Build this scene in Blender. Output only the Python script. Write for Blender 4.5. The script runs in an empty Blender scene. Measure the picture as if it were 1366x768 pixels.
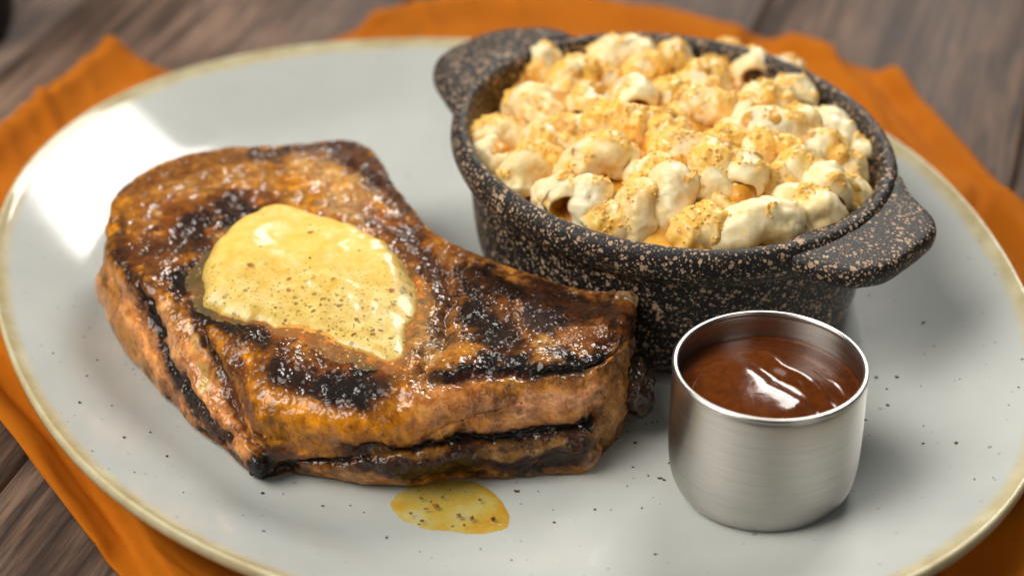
import bpy, math, random
import numpy as np
from mathutils import Vector, Matrix
from mathutils.bvhtree import BVHTree

random.seed(7); rng = np.random.default_rng(11)
S = bpy.context.scene
COL = S.collection

# ------------------------------------------------------------------ camera
TH, FPX, H = math.radians(32.5), 2700.0, .33
CAM = np.array([0, -H/math.tan(TH), H])
RT = np.array([1, 0, 0.]); FW = np.array([0, math.cos(TH), -math.sin(TH)]); UP = np.cross(RT, FW)
cd = bpy.data.cameras.new('camera'); cam = bpy.data.objects.new('camera', cd); COL.objects.link(cam)
cam.location = CAM; cam.rotation_euler = (math.pi/2-TH, 0, 0)
cd.sensor_width = 36; cd.lens = 36*FPX/1366; cd.clip_start = .02; cd.clip_end = 20
cd.dof.use_dof = True; cd.dof.focus_distance = .522; cd.dof.aperture_fstop = 7.4
S.camera = cam
S.render.resolution_x = 1024; S.render.resolution_y = 575

def at(px, py, z):
    """world point at height z that the photograph shows at (px, py)"""
    d = FW + (px-683)/FPX*RT - (py-384)/FPX*UP
    return CAM + d*((z-CAM[2])/d[2])
def ats(pts, z): return np.array([at(p[0], p[1], z) for p in pts])
def prj(P):
    q = P-CAM; dz = q@FW
    return np.c_[683+FPX*(q@RT)/dz, 384-FPX*(q@UP)/dz]

# ------------------------------------------------------------------ light
W = bpy.data.worlds.new('World'); S.world = W; W.use_nodes = True
bg = W.node_tree.nodes['Background']; bg.inputs[0].default_value = (1, .97, .93, 1); bg.inputs[1].default_value = .035
def area(name, loc, target, sx, sy, power, col):
    l = bpy.data.lights.new(name, 'AREA'); l.shape = 'RECTANGLE'; l.size = sx; l.size_y = sy; l.energy = power; l.color = col
    o = bpy.data.objects.new(name, l); COL.objects.link(o); o.location = loc
    o.rotation_euler = (Vector(target)-Vector(loc)).to_track_quat('-Z', 'Y').to_euler()
    return o
area('window_light', (.82, 2.30, 2.04), (0, -.03, .02), 1.0, 1.3, 62, (1, .96, .90))
k = area('softbox_light', (-.72, -.22, .92), (.0, -.03, .03), 1.0, 1.0, 3.9, (1, .94, .86)); k.data.spread = math.radians(68)
area('front_fill_light', (.75, -1.05, .7), (0, 0, .02), .6, .6, 1.7, (1, .95, .9))
S.view_settings.view_transform = 'Standard'; S.view_settings.look = 'None'
S.view_settings.exposure = .15; S.view_settings.gamma = 1; S.view_settings.use_curve_mapping = False

# ------------------------------------------------------------------ noise (numpy)
def _hash(i, j, k, s):
    h = (i.astype(np.uint32)*np.uint32(374761393) + j.astype(np.uint32)*np.uint32(668265263)
         + k.astype(np.uint32)*np.uint32(2147483647) + np.uint32((s*974634777+12345) & 0xffffffff))
    h = (h ^ (h >> np.uint32(13)))*np.uint32(1274126177); h = h ^ (h >> np.uint32(16))
    h = h*np.uint32(2246822519); h = h ^ (h >> np.uint32(15))
    return h.astype(np.float64)/4294967295.0
def vnoise(P, seed=0):
    with np.errstate(over='ignore'):
        f = np.floor(P); t = P-f; t = t*t*t*(t*(t*6-15)+10); i = f.astype(np.int64)
        r = 0
        for a in (0, 1):
            wa = t[:, 0] if a else 1-t[:, 0]
            for b in (0, 1):
                wb = t[:, 1] if b else 1-t[:, 1]
                for c in (0, 1):
                    wc = t[:, 2] if c else 1-t[:, 2]
                    r = r + wa*wb*wc*_hash(i[:, 0]+a, i[:, 1]+b, i[:, 2]+c, seed)
    return r*2-1
def fbm(P, size, octv=4, seed=0, gain=.5):
    """noise in -1..1 with features about `size` metres across"""
    r = 0; a = 1; tot = 0; Q = P/size
    for o in range(octv):
        r = r + a*vnoise(Q+17.3*o, seed+o*7); tot += a; a *= gain; Q = Q*2.03
    return r/tot*1.6
def sstep(a, b, x):
    t = np.clip((x-a)/(b-a), 0, 1); return t*t*(3-2*t)
def seg_dist(q, pts):
    d = np.full(len(q), 1e9)
    pts = np.asarray(pts, float)
    if len(pts) == 1: return np.hypot(*(q-pts[0]).T)
    for a, b in zip(pts[:-1], pts[1:]):
        v = b-a; t = np.clip(((q-a)@v)/max(v@v, 1e-12), 0, 1)
        d = np.minimum(d, np.hypot(*(q-a-t[:, None]*v).T))
    return d

# ------------------------------------------------------------------ mesh helpers
def link(o, parent=None):
    COL.objects.link(o)
    if parent is not None: o.parent = parent
    return o
def tag(o, label=None, cat=None, group=None, kind=None):
    for k, v in (('label', label), ('category', cat), ('group', group), ('kind', kind)):
        if v: o[k] = v
    return o
def empty(name, loc=(0, 0, 0)):
    o = bpy.data.objects.new(name, None); o.location = loc; o.empty_display_size = .01; return link(o)
def quads(n, m, wrap):
    """faces of an n x m grid (n rings, m points per ring)"""
    a = np.arange(n*m).reshape(n, m)
    if wrap: a = np.c_[a, a[:, 0]]
    return np.stack([a[:-1, :-1], a[:-1, 1:], a[1:, 1:], a[1:, :-1]], -1).reshape(-1, 4)
def mesh(name, V, F, smooth=True):
    me = bpy.data.meshes.new(name); V = np.asarray(V, np.float64); F = np.asarray(F)
    k = F.shape[1]
    me.vertices.add(len(V)); me.vertices.foreach_set('co', V.ravel())
    me.loops.add(F.size); me.loops.foreach_set('vertex_index', F.ravel().astype(np.int32))
    me.polygons.add(len(F)); me.polygons.foreach_set('loop_start', np.arange(0, F.size, k, dtype=np.int32))
    me.update(calc_edges=True); me.validate()
    me.polygons.foreach_set('use_smooth', np.full(len(me.polygons), smooth)); me.update()
    return me
def obj(name, me, mat, parent=None):
    o = bpy.data.objects.new(name, me)
    if mat: me.materials.append(mat)
    return link(o, parent)
def setcol(me, C, name='Col'):
    a = me.color_attributes.new(name, 'FLOAT_COLOR', 'POINT')
    if C.shape[1] == 3: C = np.c_[C, np.ones(len(C))]
    a.data.foreach_set('color', C.astype(np.float32).ravel())
def setval(me, name, v):
    a = me.attributes.new(name, 'FLOAT', 'POINT'); a.data.foreach_set('value', v.astype(np.float32))
def normals(V, n, m, wrap=True):
    G = V.reshape(n, m, 3)
    if wrap: dv = np.roll(G, -1, 1)-np.roll(G, 1, 1)
    else: dv = np.gradient(G, axis=1)
    du = np.gradient(G, axis=0)
    N = np.cross(dv, du); L = np.linalg.norm(N, axis=2, keepdims=True); L[L == 0] = 1
    return (N/L).reshape(-1, 3)
def chaikin(P, it=2):
    P = np.asarray(P, float)
    for _ in range(it):
        Q = np.roll(P, -1, 0); P = np.stack([.75*P+.25*Q, .25*P+.75*Q], 1).reshape(-1, P.shape[1])
    return P
def polar(P, c, phi):
    """radius of closed outline P round centre c at the angles phi (plus the same for more columns)"""
    a = np.arctan2(P[:, 1]-c[1], P[:, 0]-c[0]); r = np.hypot(P[:, 0]-c[0], P[:, 1]-c[1])
    i = np.argsort(a); a = a[i]; X = np.c_[r, P[:, 2:]][i]
    a = np.r_[a[-1]-2*np.pi, a, a[0]+2*np.pi]; X = np.vstack([X[-1:], X, X[:1]])
    return np.stack([np.interp(phi, a, X[:, k]) for k in range(X.shape[1])], 1)

# ------------------------------------------------------------------ material helpers
class NT:
    def __init__(s, name):
        s.m = bpy.data.materials.new(name); s.m.use_nodes = True; s.t = s.m.node_tree; s.n = s.t.nodes
        s.b = s.n['Principled BSDF']
    def node(s, typ, **kw):
        x = s.n.new('ShaderNode'+typ)
        for k, v in kw.items():
            if k in x.bl_rna.properties: setattr(x, k, v)
            else: s.put(x.inputs[k.replace('_', ' ')] if isinstance(k, str) else x.inputs[k], v)
        return x
    def put(s, sock, v):
        if hasattr(v, 'is_linked') or isinstance(v, bpy.types.NodeSocket): s.t.links.new(v, sock)
        else:
            if hasattr(sock.default_value, '__len__') and not hasattr(v, '__len__'): v = (v,)*len(sock.default_value)
            if hasattr(sock.default_value, '__len__') and len(sock.default_value) == 4 and len(v) == 3: v = (*v, 1)
            sock.default_value = v
    def set(s, **kw):
        for k, v in kw.items(): s.put(s.b.inputs[k.replace('_', ' ')], v)
        return s
    def coord(s, scale=(1, 1, 1), out='Object'):
        c = s.node('TexCoord'); m = s.node('Mapping'); s.put(m.inputs['Scale'], scale)
        s.t.links.new(c.outputs[out], m.inputs['Vector']); return m.outputs[0]
    def noise(s, vec, scale, detail=4, rough=.55, dist=0):
        x = s.node('TexNoise'); s.put(x.inputs['Vector'], vec); s.put(x.inputs['Scale'], scale)
        s.put(x.inputs['Detail'], detail); s.put(x.inputs['Roughness'], rough); s.put(x.inputs['Distortion'], dist); return x.outputs[0]
    def ramp(s, fac, stops):
        x = s.node('ValToRGB'); s.put(x.inputs[0], fac); e = x.color_ramp.elements
        while len(e) < len(stops): e.new(.5)
        for k, (p, c) in zip(e, stops): k.position = p; k.color = (c, c, c, 1) if not hasattr(c, '__len__') else (*c, 1)
        return x.outputs[0]
    def math(s, op, a, b=0, c=None):
        x = s.node('Math', operation=op); s.put(x.inputs[0], a); s.put(x.inputs[1], b)
        if c is not None: s.put(x.inputs[2], c)
        return x.outputs[0]
    def mix(s, fac, a, b, mode='MIX'):
        x = s.node('Mix', data_type='RGBA', blend_type=mode); s.put(x.inputs[0], fac); s.put(x.inputs[6], a); s.put(x.inputs[7], b); return x.outputs[2]
    def bump(s, h, dist, strength=1, normal=None):
        x = s.node('Bump'); s.put(x.inputs['Height'], h); s.put(x.inputs['Distance'], dist); s.put(x.inputs['Strength'], strength)
        if normal is not None: s.put(x.inputs['Normal'], normal)
        return x.outputs[0]
    def attr(s, name, out='Color'):
        x = s.node('Attribute'); x.attribute_name = name; return x.outputs[out]
    def flecks(s, vec, scale, rmin, rmax, keep):
        """1 inside irregular round flecks, one at most per cell, a share `keep` of the cells"""
        v = s.node('TexVoronoi'); s.put(v.inputs['Vector'], vec); s.put(v.inputs['Scale'], scale)
        sep = s.node('SeparateColor'); s.t.links.new(v.outputs['Color'], sep.inputs[0])
        rad = s.math('MULTIPLY_ADD', sep.outputs[0], rmax-rmin, rmin)
        on = s.math('LESS_THAN', sep.outputs[1], keep)
        d = s.math('SUBTRACT', rad, v.outputs['Distance'])
        d = s.math('MULTIPLY', d, 9); x = s.node('Clamp'); s.put(x.inputs[0], d)
        return s.math('MULTIPLY', x.outputs[0], on)

# ------------------------------------------------------------------ the table
def m_wood():
    n = NT('weathered_wood'); info = n.node('ObjectInfo')
    off = n.node('VectorMath', operation='ADD'); c = n.node('TexCoord'); n.t.links.new(c.outputs['Object'], off.inputs[0])
    r3 = n.node('CombineXYZ'); 
    for k in range(3): n.put(r3.inputs[k], n.math('MULTIPLY', info.outputs['Random'], 7+3*k))
    n.t.links.new(r3.outputs[0], off.inputs[1])
    mp = n.node('Mapping'); n.put(mp.inputs['Scale'], (14, 1.6, 14)); n.t.links.new(off.outputs[0], mp.inputs['Vector'])
    g1 = n.noise(mp.outputs[0], 2.2, 6, .62, 1.6)
    mp2 = n.node('Mapping'); n.put(mp2.inputs['Scale'], (60, 3, 60)); n.t.links.new(off.outputs[0], mp2.inputs['Vector'])
    g2 = n.noise(mp2.outputs[0], 6, 5, .7)
    col = n.ramp(g1, [(.25, (.028, .015, .009)), (.42, (.10, .055, .034)), (.55, (.21, .125, .082)), (.75, (.36, .235, .165))])
    col = n.mix(n.ramp(g2, [(.38, .9), (.6, 0)]), col, (.022, .013, .009))
    br = n.math('MULTIPLY_ADD', info.outputs['Random'], .5, .75)
    col = n.mix(1, col, n.ramp(br, [(0, 0), (1, 1)]), 'MULTIPLY')
    n.set(Base_Color=col, Roughness=n.math('MULTIPLY_ADD', g2, .3, .5), Specular_IOR_Level=.4, Normal=n.bump(n.math('ADD', g1, g2), .0006, .6))
    return n.m
M_wood = m_wood()
def box(x0, x1, y0, y1, z0, z1, bev=.0015):
    P = []; 
    for z, i in ((z0, 0), (z1-bev, 0), (z1, bev)):
        P += [(x0+i, y0+i, z), (x1-i, y0+i, z), (x1-i, y1-i, z), (x0+i, y1-i, z)]
    F = [(3, 2, 1, 0), (8, 9, 10, 11)]
    for a in (0, 4):
        for k in range(4): F.append((a+k, a+(k+1) % 4, a+4+(k+1) % 4, a+4+k))
    return np.array(P, float), np.array(F)
ROT = math.radians(-17)
tb = tag(obj('tabletop', mesh('tabletop', *box(-1.2, 1.2, -.9, 1.3, -.05, -.024)), M_wood), kind='structure')
tb.rotation_euler.z = ROT
x = -1.15; k = 0
while x < 1.1:
    w = random.choice([.105, .12, .135]);
    me = mesh('plank', *box(x, x+w-.0010, -.88, 1.28, -.0235, 0)); o = obj('plank', me, M_wood, tb); x += w; k += 1

# ------------------------------------------------------------------ napkin
def m_cloth():
    n = NT('orange_cotton'); v = n.coord()
    w1 = n.node('TexWave', wave_type='BANDS', bands_direction='X'); n.put(w1.inputs['Vector'], v); n.put(w1.inputs['Scale'], 1100); n.put(w1.inputs['Distortion'], .6)
    w2 = n.node('TexWave', wave_type='BANDS', bands_direction='Y'); n.put(w2.inputs['Vector'], v); n.put(w2.inputs['Scale'], 1100); n.put(w2.inputs['Distortion'], .6)
    g = n.noise(v, 30, 5, .6)
    col = n.ramp(g, [(.3, (.42, .112, .002)), (.7, (.54, .158, .004))])
    wv = n.math('ADD', w1.outputs[0], w2.outputs[0])
    col = n.mix(n.ramp(wv, [(0, .25), (1, 0)]), col, (.40, .10, .002))
    n.set(Base_Color=col, Roughness=.85, Specular_IOR_Level=.15, Normal=n.bump(wv, .00012, .5))
    return n.m
PLC = np.array([-.0022, -.0275])
nap_px = [(158, 66), (222, 104), (330, 100), (455, 53), (520, 27), (580, 9), (640, 0), (720, 1), (800, 9), (880, 22), (960, 40), (1040, 60), (1100, 80),
          (1180, 93), (1207, 112), (1240, 160), (1290, 212), (1340, 262), (1375, 300), (1500, 420), (1560, 560), (1480, 720), (1330, 850), (900, 980), (420, 950),
          (150, 772), (80, 680), (0, 572), (-90, 470), (-130, 330), (-60, 240), (0, 194), (82, 128)]
def napkin():
    m, n = 900, 130
    phi = np.linspace(-np.pi, np.pi, m, endpoint=False)
    P = chaikin(ats(nap_px, .002)[:, :2], 4)
    R = polar(P, PLC, phi)[:, 0]
    s = np.linspace(.02, 1, n)[:, None]
    X = PLC[0]+R*np.cos(phi)*s; Y = PLC[1]+R*np.sin(phi)*s
    V = np.stack([X, Y, 0*X+.0012], -1).reshape(-1, 3); q = prj(V)
    z = .0012+.0012*(1+fbm(V, .06, 3, 3))
    out = np.hypot((V-[PLC[0], PLC[1], 0])[:, 0], (V-[PLC[0], PLC[1], 0])[:, 1])
    free = sstep(.085, .125, out)            # folds only beyond the plate's foot
    def ridge(pts, w, h, rag=4):
        d = seg_dist(q, pts)+rag*fbm(V, .02, 2, 5); return h*np.exp(-(d/w)**2)
    z = z+free*(ridge([(-140, 400), (-30, 520), (60, 640), (130, 745)], 20, .0035)
        + ridge([(1060, 62), (1140, 110), (1210, 200), (1280, 270)], 20, .006)
        + ridge([(1195, 112), (1290, 230), (1400, 350)], 16, .005)
        + ridge([(1330, 300), (1420, 400)], 14, .006)
        + ridge([(500, 40), (640, 12), (800, 22), (980, 60)], 16, .005)
        + ridge([(-20, 215), (70, 150), (150, 88)], 20, .006)
        + ridge([(130, 75), (200, 110)], 10, .003)
        + ridge([(40, 130), (80, 190)], 9, .003)
        + ridge([(1250, 800), (1350, 730), (1430, 640)], 22, .008))
    def step(pts, h, w, fall):
        p = np.asarray(pts, float); best = np.full(len(q), 1e9); sg = np.zeros(len(q))
        for a, b in zip(p[:-1], p[1:]):
            v = b-a; t = np.clip(((q-a)@v)/(v@v), 0, 1); e = q-a-t[:, None]*v; dd = np.hypot(e[:, 0], e[:, 1])
            cr = v[0]*(q[:, 1]-a[1])-v[1]*(q[:, 0]-a[0]); up = dd < best; best = np.where(up, dd, best); sg = np.where(up, np.sign(cr), sg)
        sd = best*sg+5*fbm(V, .02, 2, 15); return h*sstep(w, -w, sd)*np.exp(-(best/fall)**2)
    z = z+free*(step([(-120, 330), (-30, 420), (40, 508), (95, 592), (150, 682), (205, 775), (260, 860)], .008, 7, 90)
        + step([(1105, 70), (1140, 118), (1190, 190), (1230, 240)], -.004, 5, 60)
        + step([(1400, 600), (1300, 720), (1180, 830)], .005, 7, 60))
    edge = (1-np.repeat(np.linspace(.02, 1, n), m))*np.tile(R, n); z = z+.0007*sstep(.0085, .0070, edge)-.0004*np.exp(-((edge-.0082)/.0007)**2)
    for a, b in (((30, 165), (62, 208)), ((75, 132), (102, 172)), ((112, 104), (128, 140)), ((560, 20), (585, 48)), ((690, 4), (694, 26)), ((10, 195), (28, 230))):
        z = z+ridge([a, b], 7, .0010, 2)
    V[:, 2] = z
    F = quads(n, m, True)
    me = mesh('napkin', V, F); o = obj('napkin', me, m_cloth())
    md = o.modifiers.new('thickness', 'SOLIDIFY'); md.thickness = .0009; md.offset = 1
    return tag(o, 'orange cotton napkin spread in folds under the plate', 'napkin')
napkin()

# ------------------------------------------------------------------ plate
ZW, ZR = .008, .0240
plate_px = [(4, 263), (37, 220), (73, 183), (110, 155), (146, 128), (183, 110), (220, 96), (256, 84), (311, 73), (366, 66), (439, 58.6), (0, 450), (25, 506), (62, 562),
            (103, 605), (145, 644), (186, 680), (236, 713), (300, 746), (1297, 280), (1328, 318), (1366, 375), (1366, 655), (1322, 702), (1259, 747), (1227, 768), (1190, 180), (1230, 208)]
def plate_fit():
    P = ats(plate_px, ZR)[:, :2]-PLC; a = np.arctan2(P[:, 1], P[:, 0]); r = np.hypot(P[:, 0], P[:, 1])
    K = 4; B = lambda a: np.stack([np.ones_like(a)]+[f(k*a) for k in range(1, K+1) for f in (np.cos, np.sin)], 1)
    reg = np.diag([0]+[.15*k**2*.4 for k in range(1, K+1) for _ in (0, 1)])
    c = np.linalg.solve(B(a).T@B(a)+reg, B(a).T@r)
    return lambda t: B(t)@c
plate_r = plate_fit()
_ps = np.linspace(0, 1, 801); _sl = .11*np.clip((_ps-.46)/.28, 0, 1)+.31*sstep(.72, .84, _ps); _pf = np.cumsum(_sl); _pf = _pf/_pf[-1]
def plate_f(s): return np.interp(s, _ps, _pf)      # gently dished, rising to the rim
def plate_s(xy):
    d = xy-PLC; return np.hypot(d[:, 0], d[:, 1])/plate_r(np.arctan2(d[:, 1], d[:, 0]))
def plate_z(xy):
    s = plate_s(np.atleast_2d(xy)); return ZW+(ZR-ZW)*plate_f(s)
def m_plate():
    n = NT('speckled_glaze'); v = n.coord(); s = n.attr('rad', 'Fac')
    cl = n.noise(v, 14, 4, .6)
    col = n.ramp(cl, [(.3, (.44, .47, .455)), (.7, (.55, .575, .555))])
    wob = n.math('MULTIPLY_ADD', n.noise(v, 60, 3), .016, -.008); se = n.math('ADD', s, wob)
    x = n.node('MapRange'); 
    for k, val in enumerate((se, .958, .978, 0, 1)): n.put(x.inputs[k], val)
    cream = n.ramp(n.noise(v, 120, 4), [(.3, (.46, .38, .20)), (.7, (.62, .57, .38))])
    col = n.mix(x.outputs[0], col, cream)
    ww = n.node('VectorMath', operation='ADD'); n.put(ww.inputs[0], v)
    nn = n.node('TexNoise'); n.put(nn.inputs['Vector'], v); n.put(nn.inputs['Scale'], 900)
    sc = n.node('VectorMath', operation='SCALE'); n.put(sc.inputs[0], nn.outputs['Color']); n.put(sc.inputs['Scale'], .0014); n.put(ww.inputs[1], sc.outputs[0])
    vv = ww.outputs[0]
    f1 = n.flecks(vv, 130, .04, .13, .45); f2 = n.flecks(vv, 330, .06, .2, .40); f3 = n.flecks(vv, 62, .03, .08, .35)
    dens = n.ramp(n.noise(v, 18, 2), [(.38, .4), (.6, 1)])
    col = n.mix(n.math('MULTIPLY', f2, n.math('MULTIPLY', dens, .55)), col, (.10, .085, .07))
    col = n.mix(n.math('MULTIPLY', f1, n.math('MULTIPLY', dens, .85)), col, (.045, .035, .03))
    col = n.mix(n.math('MULTIPLY', f3, .9), col, (.03, .024, .02))
    n.set(Base_Color=col, Roughness=.08, IOR=1.5, Normal=n.bump(n.noise(v, 45, 3), .0004, .12), Specular_IOR_Level=.32)
    return n.m
def plate():
    m = 400; phi = np.linspace(-np.pi, np.pi, m, endpoint=False); R = plate_r(phi)
    prof = [(s, ZW+(ZR-ZW)*float(plate_f(s))) for s in np.linspace(.01, .985, 90)]
    prof += [(.990, ZR-.0002), (.995, ZR+.0001), (.9985, ZR-.0005), (1.0, ZR-.0016), (.9985, ZR-.003), (.993, ZR-.0042), (.97, ZR-.0062), (.92, ZR-.0088), (.84, ZR-.0125), (.74, .0058), (.66, .0044), (.64, .0040), (.62, .0042), (.6, .0046), (.3, .0046), (.01, .0046)]
    prof = np.array(prof)
    X = PLC[0]+np.outer(prof[:, 0], R*np.cos(phi)); Y = PLC[1]+np.outer(prof[:, 0], R*np.sin(phi)); Z = np.repeat(prof[:, 1:2], m, 1)
    V = np.stack([X, Y, Z], -1).reshape(-1, 3); F = quads(len(prof), m, True)[:, ::-1]
    me = mesh('plate', V, F); setval(me, 'rad', np.repeat(np.where(np.arange(len(prof)) < 100, prof[:, 0], 1.0), m))
    return tag(obj('plate', me, m_plate()), 'large oval pale grey speckled stoneware plate with cream rim', 'plate')
plate()

# ------------------------------------------------------------------ pot
PA = math.radians(-60); PC = np.array([.0455, -.0030]); PAX = np.array([.0706, .0612])
def pot_ell(d, t):
    x = (PAX[0]-d)*np.cos(t); y = (PAX[1]-d)*np.sin(t)
    return np.stack([PC[0]+x*math.cos(PA)-y*math.sin(PA), PC[1]+x*math.sin(PA)+y*math.cos(PA)], -1)
def pot_rho(xy, d=6):
    e = xy-PC; x = e[..., 0]*math.cos(PA)+e[..., 1]*math.sin(PA); y = -e[..., 0]*math.sin(PA)+e[..., 1]*math.cos(PA)
    return np.sqrt((x/(PAX[0]-d*.001))**2+(y/(PAX[1]-d*.001))**2)
def m_pot():
    n = NT('speckled_black_stoneware'); v = n.coord()
    nn = n.node('TexNoise'); n.put(nn.inputs['Vector'], v); n.put(nn.inputs['Scale'], 520); n.put(nn.inputs['Detail'], 3)
    sc = n.node('VectorMath', operation='SCALE'); n.put(sc.inputs[0], nn.outputs['Color']); n.put(sc.inputs['Scale'], .0016)
    ad = n.node('VectorMath', operation='ADD'); n.put(ad.inputs[0], v); n.put(ad.inputs[1], sc.outputs[0]); vv = ad.outputs[0]
    f1 = n.flecks(vv, 480, .14, .48, .48); f2 = n.flecks(vv, 950, .2, .52, .66); f3 = n.flecks(vv, 1600, .2, .5, .45)
    base = n.ramp(n.noise(v, 300, 4), [(.35, (.007, .007, .008)), (.7, (.020, .019, .020))])
    tan = n.ramp(n.noise(v, 180, 3), [(.3, (.38, .24, .14)), (.7, (.62, .45, .30))])
    f = n.math('MAXIMUM', n.math('MAXIMUM', f1, f2), n.math('MULTIPLY', f3, .6))
    n.set(Base_Color=n.mix(f, base, tan), Roughness=n.math('MULTIPLY_ADD', f, .2, .45), Specular_IOR_Level=.35, Normal=n.bump(n.math('ADD', n.math('MULTIPLY', f, -.4), n.noise(v, 1300, 4, .7)), .00035, .7))
    return n.m
M_pot = m_pot()
pot = tag(empty('casserole_pot', (PC[0], PC[1], ZW)), 'small oval black stoneware pot with tan speckles holding macaroni cheese', 'pot')
POFF = np.array([PC[0], PC[1], ZW])
def pot_body():
    m = 260; t = np.linspace(0, 2*np.pi, m, endpoint=False)
    ctrl = [(58, 8.1), (40, 8.1), (20, 8.1), (15.5, 8.3), (12, 9.8), (9.4, 13), (7.4, 20), (6.4, 30), (5.6, 38), (5.1, 42), (4.4, 43.6), (2.6, 44.6), (1.1, 46.3), (.2, 48.8), (0, 51), (.3, 53),
            (1.2, 54.5), (2.6, 55.2), (4.0, 55.1), (5.2, 54.2), (5.9, 52.5), (6.2, 50), (7, 40), (9, 25), (13, 15.5), (20, 13), (40, 13), (58, 13)]
    c = np.array(ctrl); 
    for _ in range(2):   # smooth the section
        q = np.vstack([c[:1]]+[np.stack([.75*a+.25*b, .25*a+.75*b]) for a, b in zip(c[:-1], c[1:])]+[c[-1:]]); c = q
    V = np.stack([np.c_[pot_ell(d*.001, t), np.full(m, z*.001)] for d, z in c]).reshape(-1, 3)
    V[:, :2] += (fbm(V, .03, 2, 9)*.0004)[:, None]
    return obj('body', mesh('pot_body', V-POFF, quads(len(c), m, True)), M_pot, pot)
pot_body()
ear_px = [[(1199, 222), (1212, 248), (1230, 265), (1246, 279), (1253, 292), (1248, 304), (1217, 329), (1186, 348), (1150, 357), (1119, 357), (1077, 347), (1031, 331), (1060, 312), (1120, 293), (1165, 255)],
          [(771, 43), (750, 33), (721, 27), (677, 28), (648, 34), (618, 45), (589, 61), (577, 77), (577, 94), (589, 113), (605, 140), (622, 130), (660, 85), (710, 58)]]
for e, px in enumerate(ear_px):
    P = chaikin(ats(px, .0535)[:, :2], 3); c = P.mean(0); zt = .0536
    rings = []
    for sh, z in ((.001, 0), (.35, 0), (.65, -.0001), (.85, -.0002), (.93, -.0004), (.97, -.0009), (.99, -.0018), (1, -.003), (.99, -.0044), (.965, -.0056), (.92, -.0064), (.8, -.0070), (.4, -.0074), (.05, -.0075)):
        X = c+(P-c)*sh; dr = np.clip((pot_rho(X, 0)-1)*.065, 0, .03)
        rings.append(np.c_[X, zt+z-dr*.10+0*dr])
    V = np.vstack(rings); V[:, 2] += fbm(V, .012, 3, 4)*.00035
    obj('handle', mesh('handle', V-POFF, quads(len(rings), len(P), True)[:, ::(1 if e else 1)]), M_pot, pot)

# ------------------------------------------------------------------ macaroni cheese
def heap_z(xy):
    r = pot_rho(xy); return .0490+.0125*np.clip(1-r*r, 0, 1)
def m_pasta():
    n = NT('cheese_coated_pasta'); v = n.coord(); c = n.attr('Col')
    f = n.noise(v, 700, 5, .65)
    c = n.mix(n.ramp(f, [(.35, .35), (.6, 0)]), c, n.mix(1, c, (.93, .72, .38), 'MULTIPLY'))
    n.set(Base_Color=c, Roughness=.42, Subsurface_Weight=.4, Subsurface_Radius=(1, .85, .6), Subsurface_Scale=.004, Normal=n.bump(n.math('ADD', n.math('MULTIPLY', f, .6), n.noise(v, 220, 3)), .0006, .6), Coat_Weight=.2, Coat_Roughness=.12)
    return n.m
M_pasta = m_pasta()
CREAM, YEL, ORA, PALE = np.array([1, .84, .53]), np.array([1, .55, .06]), np.array([.78, .36, .035]), np.array([.97, .86, .58])
def sauce_bed():
    m, n = 160, 50; t = np.linspace(0, 2*np.pi, m, endpoint=False)
    V = np.stack([np.c_[PC+(pot_ell(.0068, t)-PC)*s, 0*t] for s in np.linspace(.01, 1, n)]).reshape(-1, 3)
    V[:, 2] = heap_z(V[:, :2])-.0036+.0018*fbm(V, .012, 3, 2)-.003*sstep(.75, 1, pot_rho(V[:, :2]))
    me = mesh('cheese_sauce', V, quads(n, m, True)[:, ::-1])
    f = sstep(-.5, .5, fbm(V, .008, 3, 6))[:, None]; setcol(me, ORA*.8*(1-f)+YEL*f)
    tag(obj('cheese_sauce', me, M_pasta), 'thick yellow cheese sauce filling the speckled pot between the macaroni', 'cheese sauce')
sauce_bed()
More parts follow.
